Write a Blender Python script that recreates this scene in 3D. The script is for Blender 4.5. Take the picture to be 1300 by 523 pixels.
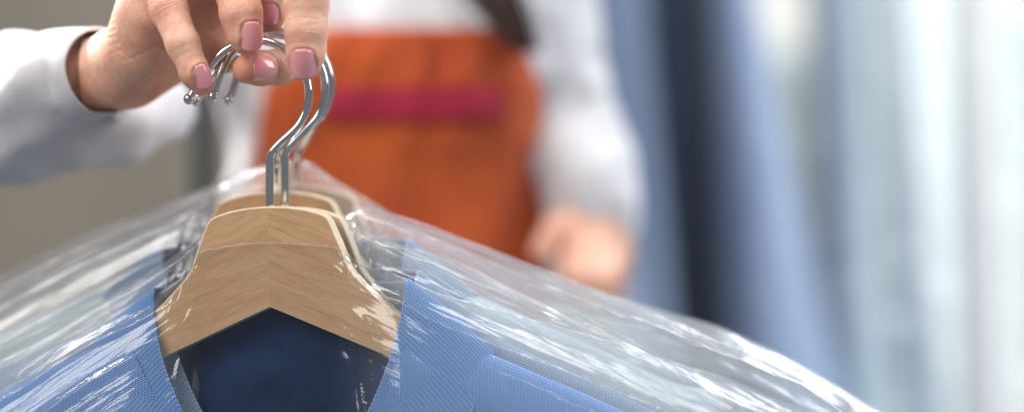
import bpy, math, random
import numpy as np
from mathutils import Vector, Matrix, Euler

# ------------------------------------------------------------------ basics
for o in list(bpy.data.objects): bpy.data.objects.remove(o)
S = bpy.context.scene
C = S.collection
CAMD = 1.2            # camera distance to the plane of focus (m)
K = 2500.0            # photo pixels per metre at the plane of focus
PX = 0.0004           # one photo pixel there, in metres

def P(px, py, d=0.0):
    k = (CAMD + d) / CAMD
    return np.array(((px - 650) / K * k, d, (261.5 - py) / K * k))

# ------------------------------------------------------------------ noise
def _h(ix, iy, iz, seed):
    n = (ix * 374761393 + iy * 668265263 + iz * 2147483647 + seed * 974634777) & 0xffffffff
    n = ((n ^ (n >> 13)) * 1274126177) & 0xffffffff
    n = (n ^ (n >> 16)) & 0xffffffff
    return n.astype(np.float64) / 4294967295.0 * 2 - 1

def noise3(x, y, z, seed=0):
    x, y, z = np.broadcast_arrays(np.asarray(x, float), np.asarray(y, float), np.asarray(z, float))
    ix, iy, iz = np.floor(x).astype(np.int64), np.floor(y).astype(np.int64), np.floor(z).astype(np.int64)
    fx, fy, fz = x - ix, y - iy, z - iz
    u, v, w = (f * f * f * (f * (f * 6 - 15) + 10) for f in (fx, fy, fz))
    r = 0
    for a in (0, 1):
        for b in (0, 1):
            for c in (0, 1):
                r = r + (u if a else 1 - u) * (v if b else 1 - v) * (w if c else 1 - w) * _h(ix + a, iy + b, iz + c, seed)
    return r

def noise2(x, y, seed=0): return noise3(x, y, 0.5, seed)
def sstep(a, b, x):
    t = np.clip((np.asarray(x, float) - a) / (b - a), 0, 1)
    return t * t * (3 - 2 * t)

# ------------------------------------------------------------------ mesh helpers
def build(name, v, f, mats, parent=None, smooth=True, uv=None, fm=None):
    me = bpy.data.meshes.new(name)
    me.from_pydata([tuple(map(float, p)) for p in v], [], [tuple(int(i) for i in q) for q in f])
    if not isinstance(mats, (list, tuple)): mats = [mats]
    for m in mats: me.materials.append(m)
    if fm is not None: me.polygons.foreach_set('material_index', np.asarray(fm, np.int32))
    me.polygons.foreach_set('use_smooth', np.full(len(me.polygons), smooth))
    if uv is not None:
        L = me.uv_layers.new(name='UVMap')
        idx = np.empty(len(me.loops), np.int32); me.loops.foreach_get('vertex_index', idx)
        L.data.foreach_set('uv', np.asarray(uv, float)[idx].ravel())
    me.update()
    o = bpy.data.objects.new(name, me); C.objects.link(o)
    if parent: o.parent = parent
    return o

def empty(name, label, cat, mat=None, group=None):
    o = bpy.data.objects.new(name, None); C.objects.link(o)
    o.empty_display_size = .02
    if mat is not None: o.matrix_world = mat
    return tag(o, label, cat, group)

def tag(o, label=None, cat=None, group=None, kind=None):
    if label: o['label'] = label
    if cat: o['category'] = cat
    if group: o['group'] = group
    if kind: o['kind'] = kind
    return o

def grid_faces(nu, nv, cu=False, cv=False, off=0):
    f = []
    for i in range(nu if cu else nu - 1):
        for j in range(nv if cv else nv - 1):
            a, b = i, (i + 1) % nu; c, d = j, (j + 1) % nv
            f.append((off + a * nv + c, off + b * nv + c, off + b * nv + d, off + a * nv + d))
    return f

def spline(pts, n, closed=False):
    pts = np.asarray(pts, float)
    if not closed: pts = np.vstack([2 * pts[0] - pts[1], pts, 2 * pts[-1] - pts[-2]])
    m = len(pts) - 3
    out = []
    for k in range(n):
        t = k / (n - 1) * m; i = min(int(t), m - 1); t -= i
        p0, p1, p2, p3 = pts[i:i + 4]
        out.append(.5 * (2 * p1 + (p2 - p0) * t + (2 * p0 - 5 * p1 + 4 * p2 - p3) * t * t + (3 * p1 - p0 - 3 * p2 + p3) * t ** 3))
    return np.array(out)

def frames(pts):
    T = np.gradient(pts, axis=0); T /= np.linalg.norm(T, axis=1)[:, None]
    N = np.zeros_like(T); n = np.cross(T[0], (0.03, 1, 0.02)); n /= np.linalg.norm(n)
    for i, t in enumerate(T):
        n = n - t * (n @ t); n /= np.linalg.norm(n); N[i] = n
    return T, N, np.cross(T, N)

def tube(pts, rad, seg=16, caps=True):
    T, N, B = frames(pts); n = len(pts)
    a = np.linspace(0, 2 * np.pi, seg, endpoint=False)
    rad = np.broadcast_to(rad, (n,))
    v = pts[:, None] + rad[:, None, None] * (np.cos(a)[None, :, None] * N[:, None] + np.sin(a)[None, :, None] * B[:, None])
    v = v.reshape(-1, 3); f = grid_faces(n, seg, False, True)
    if caps:
        v = np.vstack([v, pts[0], pts[-1]])
        for j in range(seg):
            f.append((n * seg, j, (j + 1) % seg)); f.append((n * seg + 1, (n - 1) * seg + (j + 1) % seg, (n - 1) * seg + j))
    return v, f

def ball(c, r, nu=24, nv=14):
    v = []
    for i in range(nu):
        for j in range(nv):
            a = 2 * math.pi * i / nu; b = math.pi * (j / (nv - 1) - .5)
            v.append((c[0] + r * math.cos(a) * math.cos(b), c[1] + r * math.sin(a) * math.cos(b), c[2] + r * math.sin(b)))
    return np.array(v), grid_faces(nu, nv, True, False)

def merge(*parts):
    V, F, o = [], [], 0
    for v, f in parts:
        V.append(np.asarray(v)); F += [tuple(i + o for i in q) for q in f]; o += len(v)
    return np.vstack(V), F

# ------------------------------------------------------------------ implicit surfaces
def surface_nets(phi, lo, h, iso=0.0):
    nx, ny, nz = phi.shape
    s = phi < iso
    cnt = np.zeros((nx - 1, ny - 1, nz - 1)); acc = np.zeros(cnt.shape + (3,))
    cor = [(a, b, c) for a in (0, 1) for b in (0, 1) for c in (0, 1)]
    def sub(A, c): return A[c[0]:c[0] + nx - 1, c[1]:c[1] + ny - 1, c[2]:c[2] + nz - 1]
    for i, a in enumerate(cor):
        for b in cor[i + 1:]:
            if sum(abs(p - q) for p, q in zip(a, b)) != 1: continue
            fa, fb = sub(phi, a) - iso, sub(phi, b) - iso
            m = (fa < 0) != (fb < 0)
            t = np.where(m, fa / np.where(m, fa - fb, 1), 0)
            for k in range(3): acc[..., k] += np.where(m, a[k] + t * (b[k] - a[k]), 0)
            cnt += m
    act = cnt > 0
    idx = -np.ones(act.shape, np.int64); idx[act] = np.arange(act.sum())
    g = np.argwhere(act)
    v = (g + acc[act] / cnt[act][:, None]) * h + lo
    F = []
    for ax in range(3):
        sl0 = [slice(1, -1)] * 3; sl1 = [slice(1, -1)] * 3
        sl0[ax] = slice(0, -1); sl1[ax] = slice(1, None)
        a, b = s[tuple(sl0)], s[tuple(sl1)]
        e = np.argwhere(a != b); 
        off = np.ones(3, int); off[ax] = 0
        p = e + off
        fl = a[tuple(e.T)]
        o1, o2 = [k for k in range(3) if k != ax]
        def at(d1, d2):
            q = p.copy(); q[:, o1] -= d1; q[:, o2] -= d2
            return idx[q[:, 0], q[:, 1], q[:, 2]]
        q = np.stack([at(1, 1), at(0, 1), at(0, 0), at(1, 0)], 1)
        if ax == 1: fl = ~fl
        q[~fl] = q[~fl][:, ::-1]
        F.append(q[(q >= 0).all(1)])
    return v, np.vstack(F)

class Field:
    def __init__(s, lo, hi, h):
        s.lo = np.array(lo, float); s.h = h
        s.n = np.ceil((np.array(hi) - s.lo) / h).astype(int) + 1
        s.ax = [s.lo[k] + np.arange(s.n[k]) * h for k in range(3)]
        s.phi = np.full(s.n, 0.05)
    def new(s): return np.full(s.n, 0.05, np.float64)
    def cone(s, phi, a, b, ra, rb, k=0.0, pad=0.014, nrm=None, flat=1.0):
        a, b = np.asarray(a, float), np.asarray(b, float)
        R = max(ra, rb) + pad
        lo = np.minimum(a, b) - R; hi = np.maximum(a, b) + R
        i0 = np.clip(np.floor((lo - s.lo) / s.h).astype(int), 0, s.n - 1); i1 = np.clip(np.ceil((hi - s.lo) / s.h).astype(int) + 1, 1, s.n)
        if (i1 <= i0).any(): return
        X = [s.ax[q][i0[q]:i1[q]] for q in range(3)]
        x, y, z = X[0][:, None, None], X[1][None, :, None], X[2][None, None, :]
        ab = b - a; L2 = ab @ ab + 1e-12
        t = np.clip(((x - a[0]) * ab[0] + (y - a[1]) * ab[1] + (z - a[2]) * ab[2]) / L2, 0, 1)
        dx, dy, dz = x - a[0] - t * ab[0], y - a[1] - t * ab[1], z - a[2] - t * ab[2]
        q2 = dx * dx + dy * dy + dz * dz
        if nrm is not None:
            n = np.asarray(nrm, float); n = n / np.linalg.norm(n)
            dn = dx * n[0] + dy * n[1] + dz * n[2]
            q2 = q2 + dn * dn * (1 / flat ** 2 - 1)
        d = np.sqrt(q2) - (ra + t * (rb - ra))
        sl = tuple(slice(i0[q], i1[q]) for q in range(3))
        phi[sl] = smin(phi[sl], d, k)
    def chain(s, phi, pts, k=0.003, nrm=None, flat=1.0):
        for p, q in zip(pts[:-1], pts[1:]):
            s.cone(phi, p[0], q[0], p[1], q[1], k, nrm=nrm, flat=flat)

def smin(a, b, k):
    if k <= 0: return np.minimum(a, b)
    h = np.clip(.5 + .5 * (b - a) / k, 0, 1)
    return b * (1 - h) + a * h - k * h * (1 - h)

# ------------------------------------------------------------------ materials
def M(name, col=(.8, .8, .8), rough=.5, **kw):
    m = bpy.data.materials.new(name); m.use_nodes = True
    b = m.node_tree.nodes['Principled BSDF']
    b.inputs['Base Color'].default_value = (*col, 1); b.inputs['Roughness'].default_value = rough
    for k, v in kw.items():
        k = k.replace('_', ' ')
        b.inputs[k].default_value = v
    return m, m.node_tree, b

class NT:
    def __init__(s, t): s.t = t
    def n(s, typ, **kw):
        x = s.t.nodes.new(typ)
        for k, v in kw.items(): setattr(x, k, v)
        return x
    def l(s, a, b): s.t.links.new(a, b)
    def math(s, op, a, b=None):
        x = s.n('ShaderNodeMath', operation=op)
        for i, q in enumerate((a, b)):
            if q is None: continue
            if isinstance(q, (int, float)): x.inputs[i].default_value = q
            else: s.l(q, x.inputs[i])
        return x.outputs[0]
    def mapping(s, src, scale=(1, 1, 1), rot=(0, 0, 0), loc=(0, 0, 0)):
        m = s.n('ShaderNodeMapping'); m.inputs['Scale'].default_value = scale
        m.inputs['Rotation'].default_value = rot; m.inputs['Location'].default_value = loc
        s.l(src, m.inputs['Vector']); return m.outputs[0]
    def noise(s, vec, scale, detail=3, rough=.5, dist=0):
        x = s.n('ShaderNodeTexNoise'); x.inputs['Scale'].default_value = scale; x.inputs['Detail'].default_value = detail
        x.inputs['Roughness'].default_value = rough; x.inputs['Distortion'].default_value = dist
        s.l(vec, x.inputs['Vector']); return x.outputs['Fac']
    def ramp(s, fac, stops):
        r = s.n('ShaderNodeValToRGB'); e = r.color_ramp.elements
        while len(e) < len(stops): e.new(.5)
        for q, (p, c) in zip(e, stops): q.position = p; q.color = (*c, 1) if len(c) == 3 else c
        s.l(fac, r.inputs[0]); return r.outputs[0]
    def mix(s, fac, a, b, blend='MIX'):
        x = s.n('ShaderNodeMix', data_type='RGBA', blend_type=blend)
        if isinstance(fac, (int, float)): x.inputs[0].default_value = fac
        else: s.l(fac, x.inputs[0])
        for i, q in ((6, a), (7, b)):
            if isinstance(q, tuple): x.inputs[i].default_value = (*q, 1)
            else: s.l(q, x.inputs[i])
        return x.outputs[2]
    def bump(s, h, strength, dist):
        b = s.n('ShaderNodeBump'); b.inputs['Strength'].default_value = strength; b.inputs['Distance'].default_value = dist
        s.l(h, b.inputs['Height']); return b.outputs[0]
    def coord(s, w='Object'): return s.n('ShaderNodeTexCoord').outputs[w]

def fabric(name, col, col2=None, scale=60, rough=.85, weave=0.0, nscale=30):
    m, t, b = M(name, col, rough, Sheen_Weight=.25); q = NT(t); co = q.coord()
    col2 = col2 or tuple(c * .75 for c in col)
    c = q.ramp(q.noise(co, nscale, 4), [(.3, col2), (.7, col)])
    q.l(c, b.inputs['Base Color'])
    q.l(q.bump(q.noise(co, 1400, 2), .4, .0004), b.inputs['Normal'])
    return m

def knit(name, col, dark, light):
    """knitted cotton seen close: rows of small stitches laid out in the cloth's own UV (1 unit = 1 mm)"""
    m, t, b = M(name, col, .9, Sheen_Weight=.4); q = NT(t)
    sep = q.n('ShaderNodeSeparateXYZ'); q.l(q.coord('UV'), sep.inputs[0])
    u, v = sep.outputs[0], sep.outputs[1]
    nz = q.noise(q.coord('UV'), .35, 2)
    u2 = q.math('ADD', u, q.math('MULTIPLY', nz, .5))
    a = q.math('SINE', q.math('MULTIPLY', u2, 2 * math.pi / 1.7))
    c = q.math('SINE', q.math('ADD', q.math('MULTIPLY', v, 2 * math.pi / 1.25), q.math('MULTIPLY', a, 1.1)))
    h = q.math('ADD', q.math('MULTIPLY', a, .42), q.math('MULTIPLY', c, .62))
    fine = q.noise(q.coord('UV'), 3.5, 3)
    h2 = q.math('ADD', h, q.math('MULTIPLY', fine, .8))
    f = q.math('ADD', q.math('MULTIPLY', h2, .25), .35)
    q.l(q.ramp(f, [(.12, dark), (.42, col), (.8, light)]), b.inputs['Base Color'])
    q.l(q.bump(h2, .9, .0006), b.inputs['Normal'])
    return m

def wood_mat(name, edge=False):
    m, t, b = M(name, (.5, .3, .15), .42, Coat_Weight=.25, Coat_Roughness=.3); q = NT(t); co = q.coord()
    sep = q.n('ShaderNodeSeparateXYZ'); q.l(co, sep.inputs[0])
    # grain runs along each arm and meets in a chevron at the middle seam
    ax = q.math('ABSOLUTE', sep.outputs[0])
    zz = q.math('ADD', sep.outputs[2], q.math('MULTIPLY', ax, .42))
    cmb = q.n('ShaderNodeCombineXYZ'); q.l(sep.outputs[0], cmb.inputs[0]); q.l(q.math('ADD', sep.outputs[1], q.math('MULTIPLY', q.math('GREATER_THAN', sep.outputs[0], 0.0), .37)), cmb.inputs[1]); q.l(zz, cmb.inputs[2])
    v = cmb.outputs[0]
    g1 = q.noise(q.mapping(v, (14, 30, 150), rot=(0, .06, 0)), 1, 5, .65, 1.3)
    g2 = q.noise(q.mapping(v, (80, 200, 1300)), 1, 4, .7)
    g3 = q.noise(q.mapping(v, (6, 5, 30), loc=(.3, 0, 2)), 1, 2)
    s = q.math('ADD', q.math('ADD', q.math('MULTIPLY', g1, .42), q.math('MULTIPLY', g2, .38)), q.math('MULTIPLY', g3, .25))
    if edge: st = [(.35, (.66, .50, .33)), (.7, (.83, .70, .52))]
    else: st = [(.34, (.40, .215, .10)), (.5, (.53, .315, .165)), (.56, (.58, .36, .195)), (.72, (.66, .44, .26))]
    col = q.ramp(s, st)
    # dark pores: short thin strokes along the grain
    p = q.noise(q.mapping(v, (90, 300, 2600)), 1, 2, .5)
    pm = q.ramp(p, [(.60, (0, 0, 0)), (.72, (1, 1, 1))])
    pf = q.n('ShaderNodeRGBToBW'); q.l(pm, pf.inputs[0])
    col = q.mix(q.math('MULTIPLY', pf.outputs[0], .4), col, (.22, .12, .05))
    q.l(col, b.inputs['Base Color'])
    q.l(q.bump(q.math('ADD', g2, q.math('MULTIPLY', p, .6)), .25, .0003), b.inputs['Normal'])
    return m

def film_mat(name, haze=.10, tint=(.975, .985, .99), spec=1.0, seed=0, rough=.17, bd=.0014, side_haze=0.0):
    m = bpy.data.materials.new(name); m.use_nodes = True; t = m.node_tree; t.nodes.clear(); q = NT(t)
    out = q.n('ShaderNodeOutputMaterial')
    co = q.coord('UV')
    n1 = q.noise(q.mapping(co, (.006, .10, 1), loc=(seed, seed, 0)), 1, 2, .5, .4)
    n2 = q.noise(q.mapping(co, (.12, .3, 1), rot=(0, 0, .5)), 1, 4, .6, .8)
    vor = q.n('ShaderNodeTexVoronoi', feature='DISTANCE_TO_EDGE'); vor.inputs['Scale'].default_value = .05
    q.l(q.mapping(co, (.45, 1, 1), loc=(seed * 3, 0, 0)), vor.inputs['Vector'])
    cr = q.math('MINIMUM', vor.outputs['Distance'], .12)
    h = q.math('ADD', q.math('ADD', n1, q.math('MULTIPLY', n2, .07)), q.math('MULTIPLY', cr, .3))
    sp = q.n('ShaderNodeSeparateXYZ'); q.l(co, sp.inputs[0])
    mr = q.n('ShaderNodeMapRange'); mr.inputs[1].default_value = 85; mr.inputs[2].default_value = 190; mr.inputs[3].default_value = .05
    q.l(q.math('ABSOLUTE', sp.outputs[0]), mr.inputs[0])
    h = q.math('MULTIPLY', h, mr.outputs[0])
    nb = q.bump(h, 1.0, bd)
    # reflectance of a thin sheet, the same from either side
    ge = q.n('ShaderNodeNewGeometry'); dt = q.n('ShaderNodeVectorMath', operation='DOT_PRODUCT'); q.l(ge.outputs['Incoming'], dt.inputs[0]); q.l(nb, dt.inputs[1])
    gz = q.math('POWER', q.math('SUBTRACT', 1.0, q.math('MINIMUM', q.math('ABSOLUTE', dt.outputs['Value']), 1.0)), 4.0)
    fres = q.math('ADD', q.math('MULTIPLY', gz, .9), .06)
    tr = q.n('ShaderNodeBsdfTransparent'); tr.inputs[0].default_value = (*tint, 1)
    gl = q.n('ShaderNodeBsdfGlossy'); gl.inputs['Roughness'].default_value = rough; gl.inputs[0].default_value = (1, 1, 1, 1); q.l(nb, gl.inputs['Normal'])
    df = q.n('ShaderNodeBsdfTranslucent'); df.inputs[0].default_value = (.85, .88, .92, 1)
    d2 = q.n('ShaderNodeBsdfDiffuse'); d2.inputs[0].default_value = (.85, .88, .92, 1)
    dm = q.n('ShaderNodeMixShader'); dm.inputs[0].default_value = .5; q.l(df.outputs[0], dm.inputs[1]); q.l(d2.outputs[0], dm.inputs[2])
    m1 = q.n('ShaderNodeMixShader'); q.l(q.math('ADD', q.math('MULTIPLY', q.math('SUBTRACT', mr.outputs[0], .05), side_haze), haze), m1.inputs[0]); q.l(tr.outputs[0], m1.inputs[1]); q.l(dm.outputs[0], m1.inputs[2])
    f = q.math('MINIMUM', q.math('MULTIPLY', fres, spec), .7)
    m2 = q.n('ShaderNodeMixShader'); q.l(f, m2.inputs[0]); q.l(m1.outputs[0], m2.inputs[1]); q.l(gl.outputs[0], m2.inputs[2])
    q.l(m2.outputs[0], out.inputs['Surface'])
    return m

def skin_mat():
    m, t, b = M('skin', (.72, .44, .31), .42, Subsurface_Weight=.35, Subsurface_Scale=.004)
    b.inputs['Subsurface Radius'].default_value = (1, .32, .16); q = NT(t); co = q.coord()
    a = q.noise(co, 60, 3); c = q.noise(co, 300, 3)
    col = q.ramp(q.math('ADD', q.math('MULTIPLY', a, .7), q.math('MULTIPLY', c, .3)),
                 [(.28, (.68, .29, .20)), (.50, (.81, .45, .32)), (.72, (.90, .59, .45))])
    at = q.n('ShaderNodeVertexColor', layer_name='flush')
    col = q.mix(q.math('MULTIPLY', at.outputs['Alpha'], 1.0), col, (.66, .22, .13))
    q.l(col, b.inputs['Base Color'])
    vo = q.n('ShaderNodeTexVoronoi', feature='DISTANCE_TO_EDGE'); vo.inputs['Scale'].default_value = 900; q.l(co, vo.inputs['Vector'])
    h = q.math('ADD', q.math('MULTIPLY', q.math('MINIMUM', vo.outputs['Distance'], .3), 1.2), q.noise(co, 700, 4))
    q.l(q.bump(h, .8, .0004), b.inputs['Normal'])
    return m

MAT = {}
MAT['skin'] = skin_mat()
MAT['nail'] = M('nail_polish', (.95, .38, .42), .10, Coat_Weight=1.0, Coat_Roughness=.03, Subsurface_Weight=.15, Subsurface_Scale=.002)[0]
mt, t_, b_ = M('chrome', (.68, .68, .67), .06, Metallic=1.0); q_ = NT(t_)
q_.l(q_.bump(q_.noise(q_.coord(), 900, 2), .04, .0003), b_.inputs['Normal']); MAT['chrome'] = mt
MAT['wood'] = wood_mat('maple_face'); MAT['woodedge'] = wood_mat('maple_edge', True)
MAT['blue_knit'] = knit('blue_knit', (.09, .28, .70), (.03, .10, .32), (.22, .42, .76))
MAT['denim'] = knit('light_blue_knit', (.30, .43, .66), (.12, .22, .42), (.52, .63, .80))
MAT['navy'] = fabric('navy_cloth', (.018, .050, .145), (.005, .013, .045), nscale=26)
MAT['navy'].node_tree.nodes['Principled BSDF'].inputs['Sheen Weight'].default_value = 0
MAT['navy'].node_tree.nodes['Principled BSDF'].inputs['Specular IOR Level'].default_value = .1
MAT['mint'] = fabric('pale_mint_cloth', (.58, .67, .70))
MAT['pale'] = fabric('pale_blue_cloth', (.60, .67, .75))
MAT['white'] = fabric('white_cotton', (.66, .65, .67), (.56, .55, .59), nscale=14)
MAT['lip'] = film_mat('film_lip', .45, seed=3, rough=.15)
MAT['film1'] = film_mat('clear_film', .006, spec=.8, seed=1, rough=.10, bd=.0009, side_haze=.13)
MAT['film2'] = film_mat('clear_film_creased', .12, spec=1.2, seed=5, rough=.20, bd=.0010)
MAT['film3'] = film_mat('clear_film_cloudy', .17, spec=1.3, seed=9, rough=.23, bd=.0010)

# ------------------------------------------------------------------ hangers, shirts, film covers
def cutout(name, outline, y0, y1, mats, parent, bevel=.0009):
    """flat wooden plate with a rounded edge; face material 0, edge material 1"""
    pts = [np.array(p) for p in outline]; n = len(pts)
    def inset(d):
        out = []
        for i in range(n):
            a, b, c = pts[i - 1], pts[i], pts[(i + 1) % n]
            e1 = (b - a) / np.linalg.norm(b - a); e2 = (c - b) / np.linalg.norm(c - b)
            n1 = np.array((-e1[1], e1[0])); n2 = np.array((-e2[1], e2[0]))
            m = n1 + n2; m /= max(.35, (m @ m) ** .5) ; s = 1 / max(.5, m @ n1)
            out.append(b + m * d * s)
        return out
    rings = []
    for k in range(5):
        a = k / 4 * math.pi / 2
        rings.append((inset(bevel * (1 - math.sin(a))), y0 + bevel * (1 - math.cos(a))))
    for k in range(5):
        a = k / 4 * math.pi / 2
        rings.append((inset(bevel * (1 - math.cos(a))), y1 - bevel * (1 - math.sin(a))))
    v = []; f = []; fm = []
    for r, y in rings:
        for p in r: v.append((p[0], y, p[1]))
    for k in range(len(rings) - 1):
        for i in range(n):
            j = (i + 1) % n
            f.append((k * n + i, k * n + j, (k + 1) * n + j, (k + 1) * n + i)); fm.append(1)
    f.append(tuple(range(n))[::-1]); fm.append(0)
    f.append(tuple(range((len(rings) - 1) * n, len(rings) * n))); fm.append(0)
    o = build(name, v, f, mats, parent, smooth=False, fm=fm)
    return o

TOPX = [0, 78, 91, 100, 120, 160, 210, 300, 420, 540]
TOPZ = [0, -17, -46, -70, -100, -136, -166, -207, -260, -316]
def arm_top(x): return np.interp(np.abs(x), TOPX, TOPZ)

def hanger_outline():
    R = [(0, 0), (25, -1), (50, -5), (68, -10.5), (76, -14.5), (80, -20), (85, -32), (91, -46), (97, -62), (102, -76), (110, -88),
         (124, -103), (142, -121), (162, -137), (185, -152), (212, -167), (255, -187), (300, -207), (360, -233), (420, -260), (490, -292), (535, -314),
         (545, -328), (541, -345), (528, -352), (500, -345), (400, -303), (300, -258), (200, -214), (100, -171), (40, -145)]
    L = [(-x, z) for x, z in R[1:]][::-1]
    pts = R + [(0, -128)] + L
    # counter-clockwise when seen from the front (-y), with interior to the left
    pts = [(x * PX, z * PX) for x, z in pts]
    return pts[::-1]

def hook_pts(tip, flare, c, Rr, a0, a1, bend, shaft, base, dc, dh):
    """control pixels of one hook: ball tip, round the arc, down to the shaft"""
    pts = [(*tip, dc), (*flare, dc)]
    for k in range(15):
        a = math.radians(a0 + (a1 - a0) * k / 14)
        pts.append((c[0] + Rr * math.cos(a), c[1] - Rr * math.sin(a), dc + (dh - dc) * .3 * k / 14))
    pts.append((bend[0] + 10, bend[1] - 13, dc + (dh - dc) * .5))
    pts.append((bend[0] + 1.2, bend[1], dc + (dh - dc) * .6))
    pts.append((shaft, bend[1] + 12, dc + (dh - dc) * .65))
    pts.append((shaft, (bend[1] + base) / 2 + 6, dc + (dh - dc) * .85))
    pts.append((shaft, base, dh)); pts.append((shaft, base + 14, dh))
    return np.array([P(*p) for p in pts])

BASES = [  # origin px, py, depth, yaw, roll
    (343, 262, 0.006, -9, 1.6),
    (361, 262, 0.024, -8, 0.0),
    (351, 243, 0.060, -7, 1.0),
    (380, 236, 0.098, -6, -1.5)]
HOOKS = [
    hook_pts((240, 126), (256, 101), (325, 119), 67, 143, -42, (342, 198), 342.5, 262, 0.0, 0.006),
    hook_pts((271, 123), (281, 92), (345, 112), 68, 143, -42, (361, 196), 362, 262, 0.012, 0.024),
    hook_pts((249, 128), (268, 98), (352, 108), 68, 140, -42, (352, 200), 351.5, 244, 0.026, 0.060),
    hook_pts((291, 127), (300, 104), (357, 107), 63, 150, -45, (377, 194), 377, 238, 0.036, 0.098)]
HLAB = ['frontmost wooden hanger, its maple head sharp and its top bare of film',
        'second wooden hanger, its pale edge showing just right of the front hanger head',
        'third wooden hanger, its blurred head rising left behind the front hanger',
        'rearmost wooden hanger, most blurred, its brown head far right behind the others']
HMAT = []
for i, ((px, py, d, yaw, roll), hp) in enumerate(zip(BASES, HOOKS)):
    w = Matrix.Translation(Vector(P(px, py, d))) @ Matrix.Rotation(math.radians(yaw), 4, 'Z') @ Matrix.Rotation(math.radians(-roll), 4, 'Y')
    HMAT.append(w)
    e = empty('clothes_hanger', HLAB[i], 'hanger', w, 'wooden hangers held by their hooks')
    cutout('hanger_body', hanger_outline(), -.0058, .0058, [MAT['wood'], MAT['woodedge']], e)
    inv = np.array(w.inverted())
    wp = spline(hp, 220)
    wp = wp @ inv[:3, :3].T + inv[:3, 3]
    T, N, B = frames(wp)
    v, f = tube(wp, .00205, 18)
    build('hook', v, f, MAT['chrome'], e)
    hk = C.objects[-1] if False else bpy.data.objects[e.children[-1].name]
    bv, bf = ball(wp[0], .0029)
    build('ball_tip', bv, bf, MAT['chrome'], [c for c in e.children if c.name.startswith('hook')][0])

def polar_fold(x, s, seed, wl=1.0):
    """creases that run outwards from the neck, finer near it"""
    ax = np.abs(x)
    t = s / (.30 + ax / 330.0)
    side = np.where(x > 0, 0, 40)
    n = noise3(ax * .0022, t * .026 * wl, side, seed) * 1.2 + noise3(ax * .004, t * .06 * wl, side + 5, seed + 1) * .4
    r = 1 - np.abs(noise3(ax * .0026, t * .045 * wl + n * .25, side + 9, seed + 2)) * 2.6
    return n + np.clip(r, 0, 1) * .9

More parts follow.
